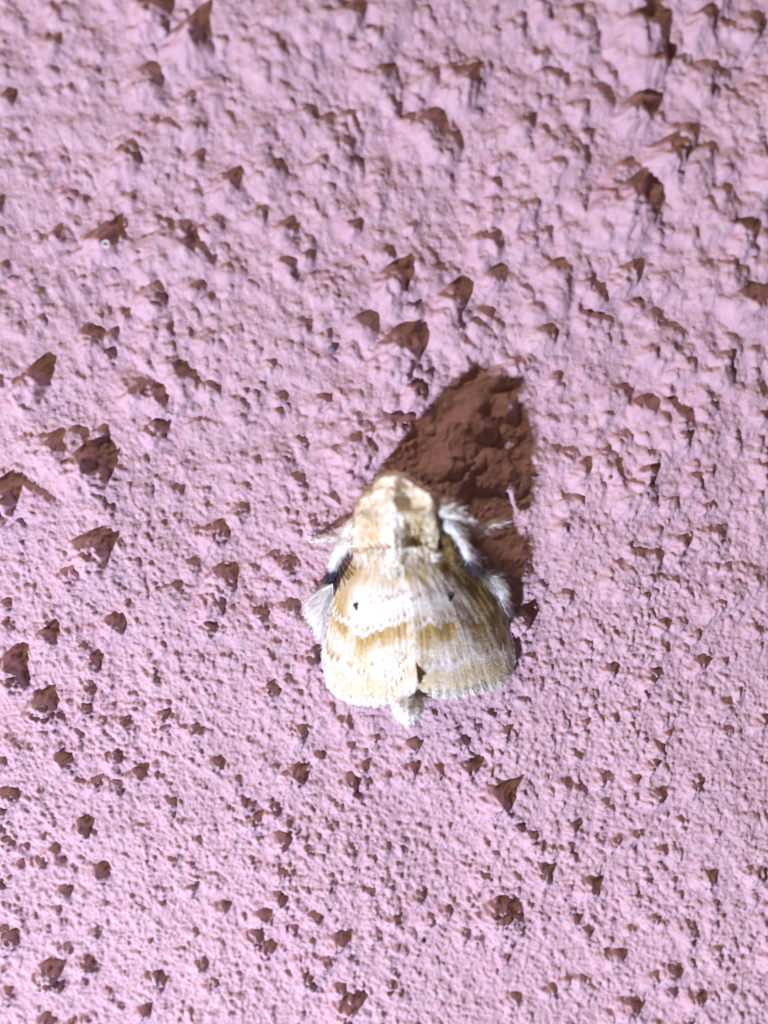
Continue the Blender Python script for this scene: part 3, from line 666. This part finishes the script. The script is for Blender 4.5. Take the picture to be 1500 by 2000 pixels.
leg([(853,990,.70,19),(880,996,.68,16),(897,1008,.64,11),(915,1020,.55,8),(933,1036,.47,7),(950,1030,.45,5.5),(966,1020,.41,6.5),(983,1022,.36,5.5)], (1, 0, -.1), 1100, white, label='pale foreleg held out over the shadow')
leg([(700,1020,.45,16),(682,1035,.40,14),(676,1050,.36,11)], (-.3, 0, -1), 500, white)
leg([(690,1055,.42,14),(668,1068,.34,13),(658,1085,.30,12),(652,1108,.26,10),(648,1124,.20,10),(642,1144,.13,6),(648,1160,.10,5)], (-.35, 0, -1), 1100, dark_end(1104, 1113), .05, .4, 'leg with a white thigh and black tufted shin')
leg([(868,1018,.66,13),(890,1033,.68,12),(904,1060,.66,9),(914,1085,.60,8),(926,1100,.54,12),(938,1116,.46,10)], (.5, 0, -.9), 1100, dark_end(1089, 1098), .04, .3, 'leg with a white shin and black tuft')
def spines(pts, L, name='leg_spines'):
    VV = []; FF = []
    for (x0, y0, n0, x1, y1, n1, wd) in pts:
        a, b = np.array(W(x0, y0, n0)), np.array(W(x1, y1, n1)); m = (a+b)/2 + np.array((0, -.03, 0)); d = b-a; s = np.cross(d, (0, -1, 0)); s /= np.linalg.norm(s); h = np.array((0, -1, 0)); wd /= PPC; k = len(VV)
        for q, w_ in ((a, 1), (m, .8)):
            for e in (s, h, -s, -h): VV.append(q+e*wd*w_)
        VV.append(b)
        for e in range(4): FF += [(k+e, k+(e+1) % 4, k+4+(e+1) % 4, k+4+e), (k+4+e, k+4+(e+1) % 4, k+8)]
    part(name, VV, FF, np.tile(BLACK*1.6, (len(VV), 1)), M_BLACK)
spines([(648,1115,.26,624,1136,.16,2.2),(646,1120,.25,632,1142,.13,2),(655,1108,.28,632,1120,.2,1.6),(662,1105,.34,690,1145,.42,1.6),(668,1095,.38,704,1140,.47,1.4),(664,1108,.33,676,1150,.38,1.6),
        (672,1090,.40,712,1128,.50,1.2),(660,1112,.30,664,1158,.33,1.4),(668,1100,.36,700,1155,.44,1.2),(640,1140,.16,636,1160,.08,1.6)], .1)
spines([(920,1095,.56,950,1086,.54,1.8),(925,1100,.55,955,1106,.50,1.8),(928,1105,.53,948,1124,.45,1.6),(915,1095,.58,905,1120,.62,1.4),(912,1090,.60,895,1108,.64,1.3)], .1)

# ------------------------------------------------------------------ small things stuck to the wall
def surf(px, py):
    c = W(px, py, .1); return float(H[np.searchsorted(gz, c.z), np.searchsorted(gx, c.x)])
def ball(name, px, py, r, mat, label, cat, n=.02, flat=.7):
    n = surf(px, py)+.01
    V_, F_ = blob(px, py, n, r, r, r/PPC*flat, 2, nu=18, nv=12, bump=.06, seed=px)
    return tag(mesh_obj(name, V_, F_, mat), label, cat)
ball('bead', 648, 682, 8, flat_material('grey_bead', (.20, .19, .24), .6, .2), 'small grey round bead stuck on the bare wall above the moth', 'bead', .05)
ball('grit_speck', 827, 1838, 5, flat_material('dark_grit', (.03, .03, .05), .5), 'tiny black speck of grit low on the wall below the moth', 'grit', .05)
ball('orange_fleck', 1191, 934, 4, flat_material('orange_fleck', (.50, .25, .14), .6, .2), 'tiny orange fleck on the wall right of the shadow', 'fleck', .05)
def ring(px, py, n, R, r):
    c = np.array(W(px, py, n)); R /= PPC; r /= PPC; V = []; F = []
    for i in range(20):
        a = 2*math.pi*i/20
        for j in range(8):
            b = 2*math.pi*j/8; q = R+r*math.cos(b); V.append(c+np.array((q*math.cos(a), -r*math.sin(b), q*math.sin(a))))
    for i in range(20):
        for j in range(8): F.append((i*8+j, ((i+1) % 20)*8+j, ((i+1) % 20)*8+(j+1) % 8, i*8+(j+1) % 8))
    return tag(mesh_obj('pale_ring', np.array(V), F, flat_material('pale_ring', (.8, .78, .76), .4)), 'tiny pale ring on the shaded side of a lump, upper left', 'ring')
ring(207, 476, max(surf(207+a, 476+b) for a in (-6, 0, 6) for b in (-6, 0, 6))+.005, 6, 2)
